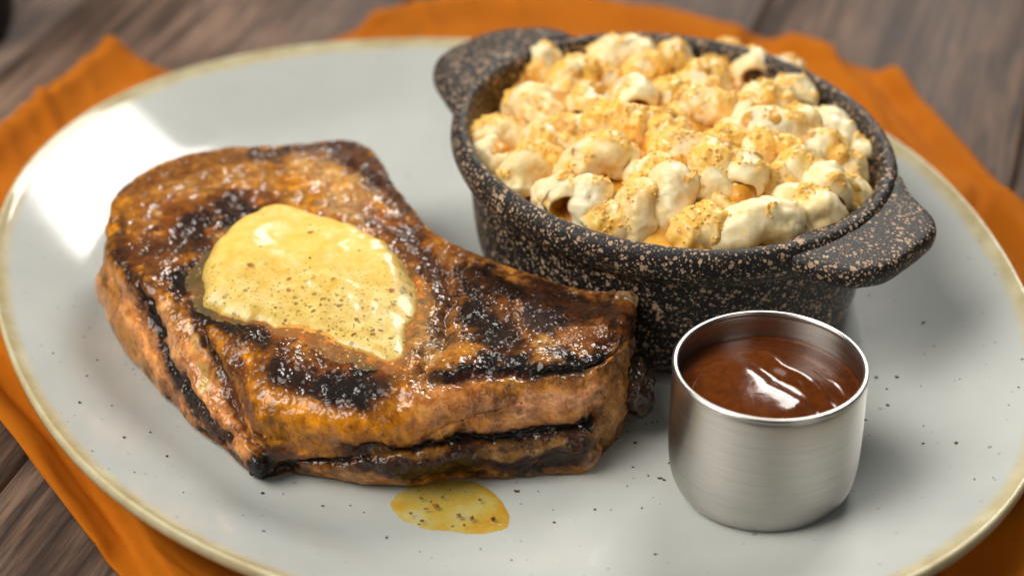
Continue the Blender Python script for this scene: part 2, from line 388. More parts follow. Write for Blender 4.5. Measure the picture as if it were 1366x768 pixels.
# centre px, length px, direction in degrees on the heap, tilt, bend, lift mm, crumb 0..1
MAC = [(724, 84, 62, 60, 10, 70, 1, .6), (712, 138, 100, -60, 8, 70, 1, .4), (766, 101, 66, 40, 20, 80, 0, .6), (790, 135, 66, -110, 25, 70, 0, .5), (830, 74, 88, 5, 5, 80, 2, .35),
       (897, 75, 62, -100, 10, 50, 1, .5), (844, 124, 62, -85, 28, 50, 2, .3), (894, 128, 60, 100, 20, 70, 0, .9), (938, 106, 74, 20, 10, 70, 0, .7), (664, 177, 80, 10, 5, 40, -1, .35),
       (828, 163, 104, -10, 5, 80, 1, .8), (803, 207, 112, 5, 8, 110, 2, .4), (706, 222, 84, 40, 15, 90, 0, .45), (906, 198, 72, 20, 5, 60, 0, .95), (788, 266, 66, 80, 60, 30, 0, .05),
       (746, 256, 56, -60, 30, 60, 1, .25), (853, 274, 68, 85, 55, 30, 0, .35), (898, 258, 84, 75, 55, 40, 1, .3), (936, 296, 62, 10, 10, 60, -1, 1), (941, 243, 72, -30, 20, 90, 0, .35),
       (957, 212, 84, -110, 15, 70, 2, .6), (996, 228, 64, -100, 25, 60, 2, .35), (1027, 200, 76, 0, 10, 80, 1, .6), (1010, 293, 104, 12, 8, 50, 1, .25), (1077, 273, 82, -25, 5, 60, 1, .4),
       (1092, 240, 86, -62, 12, 60, 2, .25), (1036, 244, 62, -20, 0, 60, -2, .8), (1124, 262, 58, 30, 10, 50, -2, .7), (1066, 222, 60, 70, 10, 70, 1, .5), (1003, 86, 66, -75, 30, 60, 1, .35),
       (966, 78, 52, 60, 25, 50, 0, .5), (1058, 122, 66, -70, 15, 50, 1, .35), (1104, 166, 96, -62, 5, 50, 0, .05), (1143, 202, 50, -80, 20, 40, -2, .05), (1021, 130, 66, 10, 10, 80, 0, .6),
       (1022, 170, 92, -15, 10, 100, 2, .35), (968, 190, 70, 50, 10, 60, -1, .9), (1068, 165, 62, -95, 30, 60, 2, .15), (1086, 198, 76, -35, 10, 80, 1, .4), (917, 143, 64, 40, 10, 70, -1, .95),
       (886, 172, 66, -40, 15, 70, 0, .7), (992, 150, 64, 50, 5, 60, 0, .75), (944, 140, 60, -20, 10, 60, 0, .9), (868, 230, 62, 30, 0, 70, -1, .7), (762, 178, 64, -30, 0, 60, -2, .7),
       (980, 262, 58, 60, 0, 60, -2, .8), (655, 205, 56, -50, 0, 40, -3, .4), (730, 190, 60, 20, 0, 60, -2, .6), (1040, 92, 54, 30, 0, 40, -2, .4), (860, 95, 60, 40, 0, 60, -2, .7),
       (1120, 225, 56, -60, 10, 60, -1, .4), (816, 286, 50, 20, 0, 40, -2, .8), (1050, 300, 52, 20, 0, 40, -2, .5), (690, 100, 56, 70, 0, 60, -2, .6), (800, 100, 58, -30, 0, 60, -2, .7)]
mac_label = {14: 'plain pale macaroni piece standing upright against the front rim of the pot', 23: 'large white macaroni piece lying along the front rim beside the near handle',
             32: 'long pale bare macaroni elbow at the far wall of the pot', 25: 'large macaroni tube with its open end showing beside the near handle', 17: 'upright cream macaroni piece standing beside the thickly crumbed one at the rim',
             18: 'macaroni piece thickly covered in yellow crumbs sitting against the front rim', 4: 'broad macaroni piece at the back rim beside the far handle', 11: 'big domed macaroni piece lying on top of the heap behind the upright pale one'}
CR_P, CR_N = [], []
def macaroni(i, spec):
    px, py, ln, ang, tilt, bend, lift, crumb = spec
    z = .058
    for _ in range(5): p = at(px, py, z); z = float(heap_z(p[:2]))+lift*.001
    L = ln/4.75*.001*1.15; rad = .0056+.0013*rng.random(); bend = math.radians(bend*1.35+10)
    L = max(L-rad*1.25, .0065); m, n = 64, 46
    u = np.linspace(-.5, .5, n); th = u*bend; Rb = L/bend
    cx = Rb*np.sin(th); cz = Rb*(np.cos(th)-1)+Rb*(1-math.cos(bend/2))*.5      # arched upward in the middle
    t = np.linspace(0, 2*np.pi, m, endpoint=False)
    rings = []
    def ring(k, r, ext=0):
        d = np.array([math.cos(th[k]), 0, -math.sin(th[k])]); nn = np.array([math.sin(th[k]), 0, math.cos(th[k])])
        c = np.array([cx[k], 0, cz[k]])+d*ext
        return c+r*(np.cos(t)[:, None]*np.array([0, 1., 0])+np.sin(t)[:, None]*nn)
    for r, e in ((.02, 1.5), (.44, 1.4), (.52, .1), (.56, -.42), (.66, -.56), (.80, -.46), (.93, -.22)): rings.append(ring(0, r*rad, e*rad))
    for k in range(n): rings.append(ring(k, rad*(1+.05*math.sin(9*u[k]+i))))
    for r, e in ((.93, .22), (.80, .46), (.66, .56), (.56, .42), (.52, -.1), (.44, -1.4), (.02, -1.5)): rings.append(ring(n-1, r*rad, e*rad))
    V = np.stack(rings).reshape(-1, 3); N = normals(V, len(rings), m)
    if (N*(V-V.mean(0))).sum() < 0: N = -N
    inner = np.repeat([r < 4 or r >= len(rings)-4 for r in range(len(rings))], m)
    sd = V+i*1.37
    V = V+N*((.0011*fbm(sd, .008, 2, 1)+.0005*fbm(sd, .0035, 2, 5))*np.where(inner, .2, 1))[:, None]
    roll = rng.uniform(-.6, .6)
    R = Matrix.Rotation(math.radians(ang), 4, 'Z') @ Matrix.Rotation(-math.radians(tilt), 4, 'Y') @ Matrix.Rotation(roll, 4, 'X')
    Rn = np.array(R.to_3x3()); N2 = normals(V, len(rings), m)
    N2 = N2*(1 if (N2*(V-V.mean(0))).sum() > 0 else -1); wn = N2@Rn.T
    f = fbm(sd, .006, 4, 8); cm = sstep(.15, .6, f*.9+wn[:, 2]*.55+crumb-.55)*np.where(inner, .3, 1)
    V = V+N*(cm*(.0006*fbm(sd, .0022, 2, 77)+.0003))[:, None]
    C = (PALE if crumb < .1 else CREAM)*(1+.05*fbm(sd, .01, 2, 12))[:, None]
    sc_ = (.5*sstep(-.15, .5, fbm(sd, .009, 3, 33)))[:, None]*(.3 if crumb < .1 else 1); C = C*(1-sc_)+np.array([1, .66, .22])*sc_
    w2 = (sstep(-.1, .5, fbm(sd, .004, 3, 21)))[:, None]
    Yc = YEL*(1-w2*.5)+np.array([1, .66, .2])*w2*.5
    C[inner] = ORA  # bore walls take a darker sauce orange that stands in for the hole's shade
    C = C*(1-cm[:, None]*.85)+Yc*cm[:, None]*.85
    me = mesh('macaroni', V, quads(len(rings), m, True)); setcol(me, np.clip(C, 0, 1))
    o = obj('macaroni', me, M_pasta); o.matrix_world = Matrix.Translation(Vector((p[0], p[1], z-rad*.35))) @ R
    Wv = V@Rn.T+np.array([p[0], p[1], z-rad*.35])
    ok = np.where((cm > .35) & (wn[:, 2] > .1) & ~inner)[0]
    if len(ok):
        pick = rng.choice(ok, min(len(ok), int(30+190*crumb))); CR_P.append(Wv[pick]); CR_N.append(wn[pick])
    if i in mac_label: tag(o, mac_label[i], 'pasta', 'macaroni heaped in the pot')
    else: tag(o, 'cream coated macaroni piece with yellow crumbs heaped in the speckled pot', 'pasta', 'macaroni heaped in the pot')
for i, sp in enumerate(MAC): macaroni(i, sp)
def blobs(P, r, squash=1.0, seed=1):
    """many small irregular lumps (jittered octahedra) in one mesh"""
    g = np.random.default_rng(seed); n = len(P)
    base = np.array([(1, 0, 0), (0, 1, 0), (-1, 0, 0), (0, -1, 0), (0, 0, 1), (0, 0, -1)], float)
    B = base[None]*(1+.5*(g.random((n, 6, 1))-.5)); a = g.random(n)*6.28; ca, sa = np.cos(a), np.sin(a)
    X = B[..., 0]*ca[:, None]-B[..., 1]*sa[:, None]; Y = B[..., 0]*sa[:, None]+B[..., 1]*ca[:, None]
    st = .7+.8*g.random((n, 2))
    V = np.stack([X*st[:, :1], Y*st[:, 1:], B[..., 2]*squash], -1)*np.asarray(r).reshape(-1, 1, 1)+P[:, None]
    f = np.array([(0, 1, 4), (1, 2, 4), (2, 3, 4), (3, 0, 4), (1, 0, 5), (2, 1, 5), (3, 2, 5), (0, 3, 5)])
    return V.reshape(-1, 3), (f[None]+6*np.arange(n)[:, None, None]).reshape(-1, 3)
def m_crumb():
    n = NT('toasted_crumb'); v = n.coord(); g = n.noise(v, 900, 2)
    n.set(Base_Color=n.ramp(g, [(.35, (1, .50, .06)), (.5, (1, .61, .12)), (.65, (1, .76, .34))]), Roughness=.7, Specular_IOR_Level=.2, Subsurface_Weight=.3, Subsurface_Radius=(1, .85, .5), Subsurface_Scale=.0015)
    return n.m
cp = np.vstack(CR_P); r = .00018+.00042*rng.random(len(cp))**2
tag(obj('toasted_crumbs', mesh('toasted_crumbs', *blobs(cp+np.vstack(CR_N)*(r*.4)[:, None], r, 0.8), smooth=True), m_crumb()),
    'fine golden toasted crumbs scattered over the macaroni heap', 'crumbs', kind='stuff')

# ------------------------------------------------------------------ pork chop
# top edge px, corner radius mm
TOPPX = [(135, 318, 6), (141, 282, 3), (153, 256, 3), (166, 240, 3), (215, 217, 3), (260, 203, 3), (330, 190, 3), (375, 187, 3), (405, 183, 3), (450, 181, 3), (488, 186, 3), (505, 209, 3), (530, 244, 3),
         (560, 285, 3), (600, 318, 3), (640, 337, 3), (690, 354, 3), (740, 372, 3), (790, 390, 2.5), (840, 395, 2), (848, 415, 2), (845, 440, 2.5), (830, 468, 3), (790, 490, 5), (720, 500, 6), (650, 508, 7),
         (590, 520, 9), (530, 538, 13), (470, 550, 16), (410, 548, 17), (360, 526, 15), (315, 486, 11), (275, 446, 10), (225, 408, 8), (175, 378, 7), (148, 350, 6)]
BOTPX = [(142, 420), (153, 448), (170, 484), (197, 518), (237, 557), (290, 606), (333, 640), (352, 646), (368, 640), (382, 634), (420, 642), (500, 654), (560, 652), (590, 643), (640, 640), (700, 635), (768, 631),
         (782, 640), (794, 630), (815, 594), (838, 560)]
ZT = .0375
def m_chop():
    n = NT('grilled_pork'); v = n.coord(); c = n.attr('Col'); ch = n.attr('char', 'Fac')
    g = n.noise(v, 420, 6, .7, .4); g2 = n.noise(v, 1500, 4, .7); g3 = n.noise(v, 110, 5, .65, .6)
    c = n.mix(n.ramp(g, [(.36, .75), (.52, 0)]), c, n.mix(1, c, (.46, .30, .19), 'MULTIPLY'))
    c = n.mix(n.ramp(g, [(.56, 0), (.72, .4)]), c, n.mix(1, c, (1.45, 1.28, 1), 'MULTIPLY'))
    c = n.mix(n.ramp(g3, [(.52, 0), (.68, .5)]), c, n.mix(1, c, (.55, .36, .22), 'MULTIPLY'))
    fl = n.flecks(v, 520, .08, .3, .22); c = n.mix(n.math('MULTIPLY', fl, .75), c, (.03, .014, .008))
    h = n.math('ADD', n.math('MULTIPLY', g, .9), n.math('MULTIPLY', g2, .35))
    rough = n.math('MULTIPLY_ADD', ch, .12, n.math('MULTIPLY_ADD', g3, .5, .08))
    nb = n.bump(h, .0005, .8)
    n.set(Base_Color=c, Roughness=n.math('ADD', rough, .25), Specular_IOR_Level=.12, Normal=nb, Subsurface_Weight=.06, Subsurface_Radius=(1, .4, .2), Subsurface_Scale=.002,
          Coat_Weight=n.math('MULTIPLY', n.ramp(g3, [(.35, .3), (.6, 1)]), n.math('MULTIPLY_ADD', ch, -.5, 1)), Coat_Roughness=.06, Coat_IOR=1.6, Coat_Normal=n.bump(n.math('ADD', n.math('MULTIPLY', n.noise(v, 420, 1.8, .5), .8), n.noise(v, 170, 1.5, .45)), .0011, 1))
    return n.m
def chop():
    root = tag(empty('pork_chop', (-.045, -.055, ZW)), 'thick grilled bone-in pork chop with charred grill marks under melting butter', 'pork chop')
    OFF = np.array([-.045, -.055, ZW])
    T = np.array([(*at(a, b, ZT)[:2], e) for a, b, e in TOPPX])
    cc = np.array(at(470, 385, ZT)[:2])
    m = 1100; phi = np.linspace(-np.pi, np.pi, m, endpoint=False)
    Tt = polar(chaikin(T, 2), cc, phi); rt = Tt[:, 0]; er = Tt[:, 1]*.001
    Bv = ats(BOTPX, ZW+.001)[:, :2]
    back = [(*(cc+(t[:2]-cc)*.965),) for k, t in enumerate(T) if 0 <= k <= 20]
    B = np.vstack([Bv, np.array(back)])
    rb = polar(chaikin(B, 1), cc, phi)[:, 0]
    k = np.ones(15)/15; rb = np.convolve(np.r_[rb[-7:], rb, rb[:7]], k, 'valid')
    zb = ZW+.0005
    rings = []
    for s in np.linspace(.004, 1, 190)**.75: rings.append((s*(rt-er), np.full(m, ZT)))
    # rounded shoulder: quadratic Bezier from (rt-er, ZT) by (rt, ZT) to a point down the side
    sx = rt+(rb-rt)*np.clip(er*1.1/(ZT-zb), 0, 1); sz = ZT-er*1.1
    for t in np.linspace(0, 1, 26)[1:]:
        rings.append(((1-t)**2*(rt-er)+2*t*(1-t)*(rt+.0003)+t*t*sx, (1-t)**2*ZT+2*t*(1-t)*ZT+t*t*sz))
    bx = rb-.0012; bz = zb+.0018
    for t in np.linspace(0, 1, 86)[1:]:
        rings.append((sx+(rb-sx)*t+(.0026+.0008*np.sin(5*phi))*np.sin(np.pi*t), sz+(bz-sz)*t))
    for t in np.linspace(0, 1, 9)[1:]: rings.append((rb-.0022*t*t, bz+(zb-bz)*t))
    rings.append((rb*.6, np.full(m, zb)))
    n = len(rings)
    V = np.stack([np.stack([cc[0]+r*np.cos(phi), cc[1]+r*np.sin(phi), z+0*phi], -1) for r, z in rings]).reshape(-1, 3)
    pz = plate_z(V[:, :2])-ZW; V[:, 2] += pz*np.clip((ZT-V[:, 2])/(ZT-zb), 0, 1)       # the foot follows the plate
    N = -normals(V, n, m); 
    if N[:m*50].mean(0)[2] < 0: N = -N
    q = prj(V); facing = ((CAM-V)*N).sum(1) > -.02
    wob = np.c_[fbm(V, .012, 3, 31), fbm(V, .012, 3, 41)]*7+np.c_[fbm(V, .003, 3, 51), fbm(V, .003, 3, 61)]*4
    qw = q+wob
    # ---- relief
    d = .0011*fbm(V, .024, 2, 2)+.0006*fbm(V, .010, 2, 3)+.0002*fbm(V, .0035, 3, 4)
    def relief(pts, w, h):
        nonlocal d
        d = d+np.where(facing, h*np.exp(-(seg_dist(qw, pts)/w)**2), 0)
    for pts, w, h in [([(505, 285), (560, 312), (596, 350), (606, 395), (590, 450), (560, 500)], 9, -.0018), ([(455, 604), (560, 592), (650, 586), (740, 572), (812, 560)], 6, -.0017),
                      ([(500, 618), (640, 612), (770, 596)], 8, .0012), ([(590, 512), (650, 500), (720, 495), (800, 484), (842, 455)], 7, -.0016), ([(560, 545), (700, 540), (800, 525)], 18, .0014),
                      ([(628, 352), (618, 400), (632, 448)], 8, -.0012), ([(660, 380), (700, 400), (740, 425)], 14, .0012), ([(690, 405), (700, 440), (672, 470)], 6, -.001),
                      ([(400, 205), (450, 230), (500, 270)], 14, .0014), ([(450, 200), (500, 245), (540, 285)], 6, -.0012), ([(340, 215), (250, 235), (190, 265)], 16, .0010), ([(185, 395), (215, 460), (245, 525), (300, 592)], 6, -.0012),
                      ([(265, 435), (285, 485), (310, 545), (345, 605)], 7, -.0014), ([(225, 420), (260, 520), (300, 570)], 14, .0010), ([(345, 625)], 14, .002), ([(380, 627), (450, 622), (480, 612)], 6, -.0015),
                      ([(400, 500), (480, 515)], 14, -.0008), ([(350, 560), (450, 580), (540, 570)], 26, .0012), ([(830, 480), (820, 540), (800, 600)], 8, -.0015)]:
        relief(pts, w, h)
    # ---- colour of the crust
    GOLD, BRN, RED, CHAR, PINK, TAN, GREY, YELW = map(np.array, [(.66, .285, .028), (.15, .052, .008), (.27, .080, .009), (.008, .005, .004), (.82, .38, .13), (.68, .40, .14), (.075, .045, .035), (.72, .52, .18)])
    C = np.tile(GOLD*.95, (len(V), 1)); char = np.zeros(len(V))
    mott = sstep(-.3, .35, fbm(V, .012, 5, 71, .7))[:, None]; C = C*(1-mott*.75)+BRN*mott*.75
    hi = sstep(.1, .6, fbm(V, .009, 4, 81, .65))[:, None]; C = C*(1-hi*.6)+np.array([.72, .36, .07])*hi*.6
    rag1 = fbm(V, .007, 4, 91, .65); rag2 = fbm(V, .0022, 3, 95, .7)
    def paint(pts, w, col, st=1, soft=.6, rag=.7, ch=0):
        nonlocal C, char
        sd_ = seg_dist(qw, pts)
        if ch >= .7: w = w*1.3
        if ch >= .7:                                  # browned fringe round a charred mark
            hk = .7*st*(1-sstep(.4, 1.5, sd_/(w+6)+.5*rag1))*facing; C = C*(1-hk[:, None])+np.array([.155, .048, .008])*hk[:, None]
        dd = sd_/w+rag*(rag1*.75+rag2*.45)
        mk = st*(1-sstep(1-soft, 1+soft*.5, dd))*facing
        C = C*(1-mk[:, None])+col*mk[:, None]; char = char*(1-mk)+ch*mk
    P = paint
    # left side and fat
    P([(160, 400), (200, 480), (260, 550), (300, 590)], 45, PINK, .92, .8, .25)
    P([(142, 380), (152, 440), (180, 490), (215, 530)], 16, np.array([.50, .24, .05]), .8)
    P([(235, 440), (270, 530), (310, 580)], 22, PINK, .9); P([(215, 420), (235, 480)], 16, np.array([.80, .46, .21]), .7)
    # top: broad zones
    P([(190, 290), (250, 262), (330, 240)], 30, np.array([.50, .25, .06]), .7); P([(200, 300), (190, 330)], 22, np.array([.48, .22, .06]), .6)
    P([(170, 250), (230, 226), (330, 200)], 14, np.array([.36, .16, .04]), .8); P([(260, 265), (330, 258), (400, 262)], 12, np.array([.52, .27, .06]), .7)
    P([(230, 290), (300, 285), (340, 275)], 26, RED, .85); P([(170, 330), (220, 365), (250, 385)], 26, RED, .8); P([(165, 300), (195, 270)], 14, RED, .5)
    P([(405, 215), (440, 235), (480, 270)], 26, TAN, .9, .8, .4); P([(430, 275), (490, 290)], 12, np.array([.6, .38, .17]), .8); P([(400, 200), (420, 195)], 14, np.array([.40, .24, .17]), .7)
    P([(340, 205), (375, 198)], 15, GREY, .9, ch=.5); P([(385, 190), (470, 188)], 8, GREY, .8, ch=.5); P([(450, 195), (495, 215), (525, 255), (548, 282)], 17, GREY, .9, ch=.5)
    P([(478, 240), (512, 270)], 6, np.array([.5, .3, .1]), .8); P([(470, 215), (500, 240)], 5, CHAR, .7, ch=.8)
    P([(510, 295), (560, 310), (590, 345), (600, 400)], 20, RED, .85); P([(545, 310), (575, 340), (585, 390)], 11, CHAR, .85, ch=.7); P([(500, 300), (530, 305)], 8, BRN, .8)
    P([(600, 335), (650, 350), (760, 385), (830, 400)], 12, np.array([.50, .25, .08]), .9); P([(600, 340), (680, 358), (760, 380)], 3.5, BRN, .7)
    P([(610, 350), (612, 420), (600, 470)], 12, np.array([.44, .2, .05]), .8); P([(560, 420), (575, 470)], 18, np.array([.55, .34, .14]), .8, .8, .4)
    # broad browned zones under the char
    DK = np.array([.105, .038, .010])
    P([(650, 385), (700, 420), (780, 425), (820, 440)], 42, DK, .8, .7, .6); P([(230, 300), (340, 285)], 34, np.array([.19, .058, .008]), .7); P([(190, 345), (275, 385)], 30, DK, .7)
    P([(540, 315), (590, 370), (585, 430)], 26, DK, .75); P([(380, 480), (470, 500), (560, 512)], 26, np.array([.20, .065, .009]), .7); P([(160, 262), (240, 228), (320, 208)], 12, np.array([.22, .085, .018]), .6)
    P([(520, 440), (560, 470)], 10, np.array([.55, .33, .12]), .7)
    # charred patches
    P([(133, 320), (140, 280), (153, 256), (166, 242)], 6, np.array([.09, .035, .018]), .8, ch=.3); P([(148, 335), (175, 365), (190, 385)], 9, CHAR, .8, ch=.8); P([(160, 300), (158, 330)], 7, CHAR, .6, ch=.7)
    P([(255, 305), (300, 292), (330, 290)], 17, CHAR, .92, .7, 1, ch=.9); P([(240, 330), (262, 325)], 9, CHAR, .7, ch=.8); P([(240, 375), (280, 360)], 16, CHAR, .95, ch=1); P([(262, 405), (300, 428), (350, 448)], 10, CHAR, .95, ch=.8)
    P([(345, 276), (370, 270)], 6, RED, .6)
    P([(640, 365), (690, 385), (720, 395), (770, 410), (800, 420)], 17, CHAR, .9, .6, .9, ch=.9); P([(632, 400), (645, 440), (680, 462)], 19, CHAR, .95, .6, .9, ch=.9)
    P([(715, 420), (745, 432)], 20, np.array([.045, .033, .033]), .92, ch=.9); P([(690, 400), (688, 425), (700, 450)], 5, np.array([.33, .15, .045]), .9); P([(660, 410), (672, 425)], 5, np.array([.18, .07, .02]), .7)
    P([(760, 450), (800, 445)], 14, np.array([.36, .15, .045]), .8); P([(720, 465), (745, 478)], 12, TAN, .8); P([(780, 415), (830, 425)], 9, np.array([.10, .05, .03]), .8, ch=.5); P([(838, 430), (842, 445)], 6, CHAR, .9, ch=.9); P([(800, 455), (838, 452)], 6, CHAR, .8, ch=.8)
    P([(590, 510), (640, 497), (700, 491), (760, 488), (805, 478)], 13, CHAR, 1, .5, .8, ch=.9); P([(600, 507), (650, 500), (705, 496)], 6, np.array([.09, .02, .01]), .6)
    P([(372, 492), (420, 508), (490, 524)], 25, CHAR, .97, .6, .9, ch=1); P([(370, 470), (430, 482), (500, 500)], 16, RED, .6); P([(420, 540), (500, 545)], 16, RED, .45)
    # front
    P([(400, 570), (480, 580), (560, 560)], 36, np.array([.68, .27, .022]), .85, .7, .4); P([(330, 460), (370, 520), (400, 560)], 24, np.array([.66, .28, .028]), .8)
    P([(570, 545), (680, 545), (800, 525)], 30, PINK, .85, .8, .35); P([(700, 535), (800, 530)], 17, np.array([.82, .45, .24]), .8); P([(610, 530), (650, 560)], 20, np.array([.6, .24, .06]), .6)
    P([(480, 620), (560, 612), (650, 610), (770, 600)], 29, np.array([.045, .018, .007]), .97, .6, .5, ch=.5); P([(460, 602), (560, 594), (650, 587), (740, 572), (812, 562)], 7, CHAR, 1, .5, .5, ch=.8)
    P([(660, 598), (740, 588)], 8, np.array([.34, .18, .05]), .6); P([(540, 606), (580, 604)], 6, np.array([.36, .2, .06]), .5); P([(700, 622), (780, 614)], 7, CHAR, .9, ch=.8); P([(480, 622), (520, 628), (640, 630)], 7, CHAR, .85, ch=.8)
    P([(385, 640), (480, 646), (570, 645)], 7, np.array([.50, .23, .045]), .95, .5, .4); P([(380, 628), (460, 622)], 6, CHAR, .9, ch=.8)
    P([(825, 470), (832, 520), (812, 580), (790, 620)], 13, np.array([.50, .27, .10]), .85); P([(845, 455), (852, 490)], 9, np.array([.46, .24, .10]), .8)
    # grill marks on the side
    P([(186, 392), (200, 430), (216, 465), (240, 520), (272, 566), (300, 592)], 6.5, CHAR, .97, .5, .6, ch=.8); P([(262, 425), (278, 470), (300, 530), (330, 580)], 8, np.array([.10, .03, .012]), .92, .6, .7, ch=.5)
    P([(300, 450), (320, 500), (335, 560)], 7, RED, .8); P([(270, 450), (285, 490)], 5, CHAR, .8, ch=.8); P([(186, 505), (240, 560), (290, 604), (330, 636)], 7, CHAR, .85, .5, 1, ch=.8); P([(345, 622), (350, 640)], 18, CHAR, 1, .5, .7, ch=1)
    P([(310, 575), (350, 600), (400, 612)], 6, np.array([.12, .04, .015]), .8); P([(262, 490), (266, 520)], 5, YELW, .9, .4, .4); P([(250, 430), (262, 470)], 4, YELW, .5)
    P([(385, 496), (430, 508), (480, 520)], 21, CHAR, .97, .6, .8, ch=.9); P([(372, 482), (392, 490)], 12, CHAR, .8, ch=.8); P([(262, 408), (300, 432), (345, 450)], 10, CHAR, .9, ch=.8)
    P([(470, 616), (560, 616), (650, 612), (780, 598)], 17, np.array([.035, .014, .006]), .85, .7, 1, ch=.6); P([(500, 604), (600, 600)], 6, np.array([.32, .15, .03]), .6); P([(640, 606), (700, 600), (745, 592)], 5, np.array([.36, .19, .05]), .6)
    P([(355, 598), (400, 612)], 10, np.array([.09, .03, .008]), .7); P([(305, 480), (330, 540), (352, 590)], 9, np.array([.11, .034, .008]), .75)
    burn = sstep(.42, .62, fbm(V, .006, 4, 101, .65)+.25*fbm(V, .03, 2, 103))*.75*(1-facing*.35)
    C = C*(1-burn[:, None])+np.array([.03, .016, .01])*burn[:, None]; char = np.maximum(char, burn*.8)
    fine = sstep(-.25, .45, fbm(V, .0032, 4, 107, .75))[:, None]; C = C*(1-fine*.55)+C*np.array([.46, .31, .2])*fine*.55
    fin2 = sstep(.15, .6, fbm(V, .0045, 3, 117, .7))[:, None]*(1-char[:, None]); C = C*(1+fin2*np.array([.45, .42, .35]))
    d = d-char*.0004+char*.0004*fbm(V, .0022, 2, 111)
    top = np.repeat(np.arange(n) < n-2, m); V = V+N*(d*top)[:, None]
    V[:, 2] = np.maximum(V[:, 2], plate_z(V[:, :2])+.0002)
    lum = C@np.array([.3, .55, .15]); C = np.clip(lum[:, None]+(C-lum[:, None])*1.06, .002, 1)*np.array([.93, .90, .90])
    me = mesh('chop_meat', V-OFF, quads(n, m, True)); setcol(me, np.clip(C, 0, 1)); setval(me, 'char', char)
    M = m_chop(); obj('meat', me, M, root)
    bvh = BVHTree.FromPolygons(V.tolist(), quads(n, m, True).tolist())
    # bone ends showing at the narrow end
    def lump(name, c, rx, ry, rz, col, seed, rot=0):
        k, mm = 40, 60; a = np.linspace(.02, np.pi-.02, k)[:, None]; t = np.linspace(0, 2*np.pi, mm, endpoint=False)
        L = np.stack([rx*np.sin(a)*np.cos(t), ry*np.sin(a)*np.sin(t), rz*np.cos(a)+0*t], -1).reshape(-1, 3)
        L = L*(1+.22*fbm(L+seed, .006, 3, seed)+.1*fbm(L+seed, .002, 2, seed))[:, None]
        L[:, :2] = L[:, :2]@np.array([[math.cos(rot), math.sin(rot)], [-math.sin(rot), math.cos(rot)]])
        g = sstep(-.2, .4, fbm(L+seed, .004, 3, seed+3))
        me = mesh(name, L+c-OFF, quads(k, mm, True)[:, ::-1]); setcol(me, np.outer(1-g, col)+np.outer(g, col*.35)); setval(me, 'char', g*.4); obj(name, me, M, root)
    lump('bone_end', at(832, 402, ZT-.001), .0042, .0032, .0028, np.array([.50, .32, .16]), 3, -.3)
    lump('charred_tip', at(846, 519, .0215), .0050, .0060, .0085, np.array([.06, .03, .015]), 5, .3)
    return bvh, V
CHOP, CHOPV = chop()
def chop_top(x, y, default):
    h = CHOP.ray_cast(Vector((x, y, .2)), Vector((0, 0, -1)))
    return h[0].z if h[0] is not None else default

# ------------------------------------------------------------------ butter on the chop
def m_butter():
    n = NT('herb_butter'); v = n.coord(); th = n.attr('thick', 'Fac')
    nw = n.node('TexNoise'); n.put(nw.inputs['Vector'], v); n.put(nw.inputs['Scale'], 700); sw = n.node('VectorMath', operation='SCALE'); n.put(sw.inputs[0], nw.outputs['Color']); n.put(sw.inputs['Scale'], .0016)
    aw = n.node('VectorMath', operation='ADD'); n.put(aw.inputs[0], v); n.put(aw.inputs[1], sw.outputs[0]); vw = aw.outputs[0]
    g = n.noise(v, 260, 5, .65, .3); thin = n.ramp(th, [(.25, 1), (.85, 0)])
    col = n.ramp(g, [(.3, (.88, .56, .09)), (.55, (.91, .65, .16)), (.75, (.93, .76, .33))])
    col = n.mix(n.math('MULTIPLY', thin, .55), col, n.ramp(g, [(.35, (.42, .29, .06)), (.65, (.74, .58, .20))]))
    herb = n.flecks(vw, 430, .12, .42, .55); red = n.flecks(vw, 260, .08, .30, .34); fine = n.flecks(vw, 900, .15, .48, .6)
    hz = n.math('MULTIPLY_ADD', thin, .85, .05)
    col = n.mix(n.math('MULTIPLY', fine, hz), col, (.36, .23, .04)); col = n.mix(n.math('MULTIPLY', herb, hz), col, (.20, .11, .02)); col = n.mix(n.math('MULTIPLY', red, .8), col, (.30, .07, .02))
    n.set(Base_Color=col, Roughness=n.math('MULTIPLY_ADD', g, .3, .22), Subsurface_Weight=.3, Subsurface_Radius=(1, .85, .5), Subsurface_Scale=.0025, Coat_Weight=.3, Coat_Roughness=.08,
          Normal=n.bump(n.math('ADD', n.math('MULTIPLY', g, .5), n.math('MULTIPLY', thin, n.noise(v, 900, 4))), .0005, .3))
    return n.m
def m_oil(stops):
    n = NT('melted_butter'); v = n.coord(); g = n.noise(v, 160, 4, .6)
    tint = n.mix(n.math('MULTIPLY', n.flecks(v, 420, .05, .24, .25), .5), n.ramp(g, stops), (.45, .16, .03))
    n.set(Base_Color=tint, Roughness=.05, IOR=1.46, Coat_Weight=.5, Coat_Roughness=.03, Normal=n.bump(n.noise(v, 250, 2), .0003, .3))
    tr = n.node('BsdfTransparent'); n.put(tr.inputs[0], tint); mx = n.node('MixShader'); n.put(mx.inputs[0], .12)
    n.t.links.new(tr.outputs[0], mx.inputs[1]); n.t.links.new(n.b.outputs[0], mx.inputs[2])
    n.t.links.new(mx.outputs[0], n.n['Material Output'].inputs[0])
    return n.m
M_oil = m_oil([(.3, (.98, .68, .28)), (.55, (1, .80, .40)), (.75, (1, .90, .6))])
M_pool = m_oil([(.3, (1, .66, .14)), (.5, (1, .82, .30)), (.7, (1, .95, .68))])
BUT = [(286, 350), (296, 330), (322, 307), (350, 292), (380, 294), (425, 305), (490, 322), (522, 342), (545, 368), (560, 402), (556, 432), (550, 452), (547, 472), (537, 487), (518, 489), (500, 478), (474, 468), (430, 452), (380, 438), (322, 427), (284, 412), (268, 392), (276, 368)]
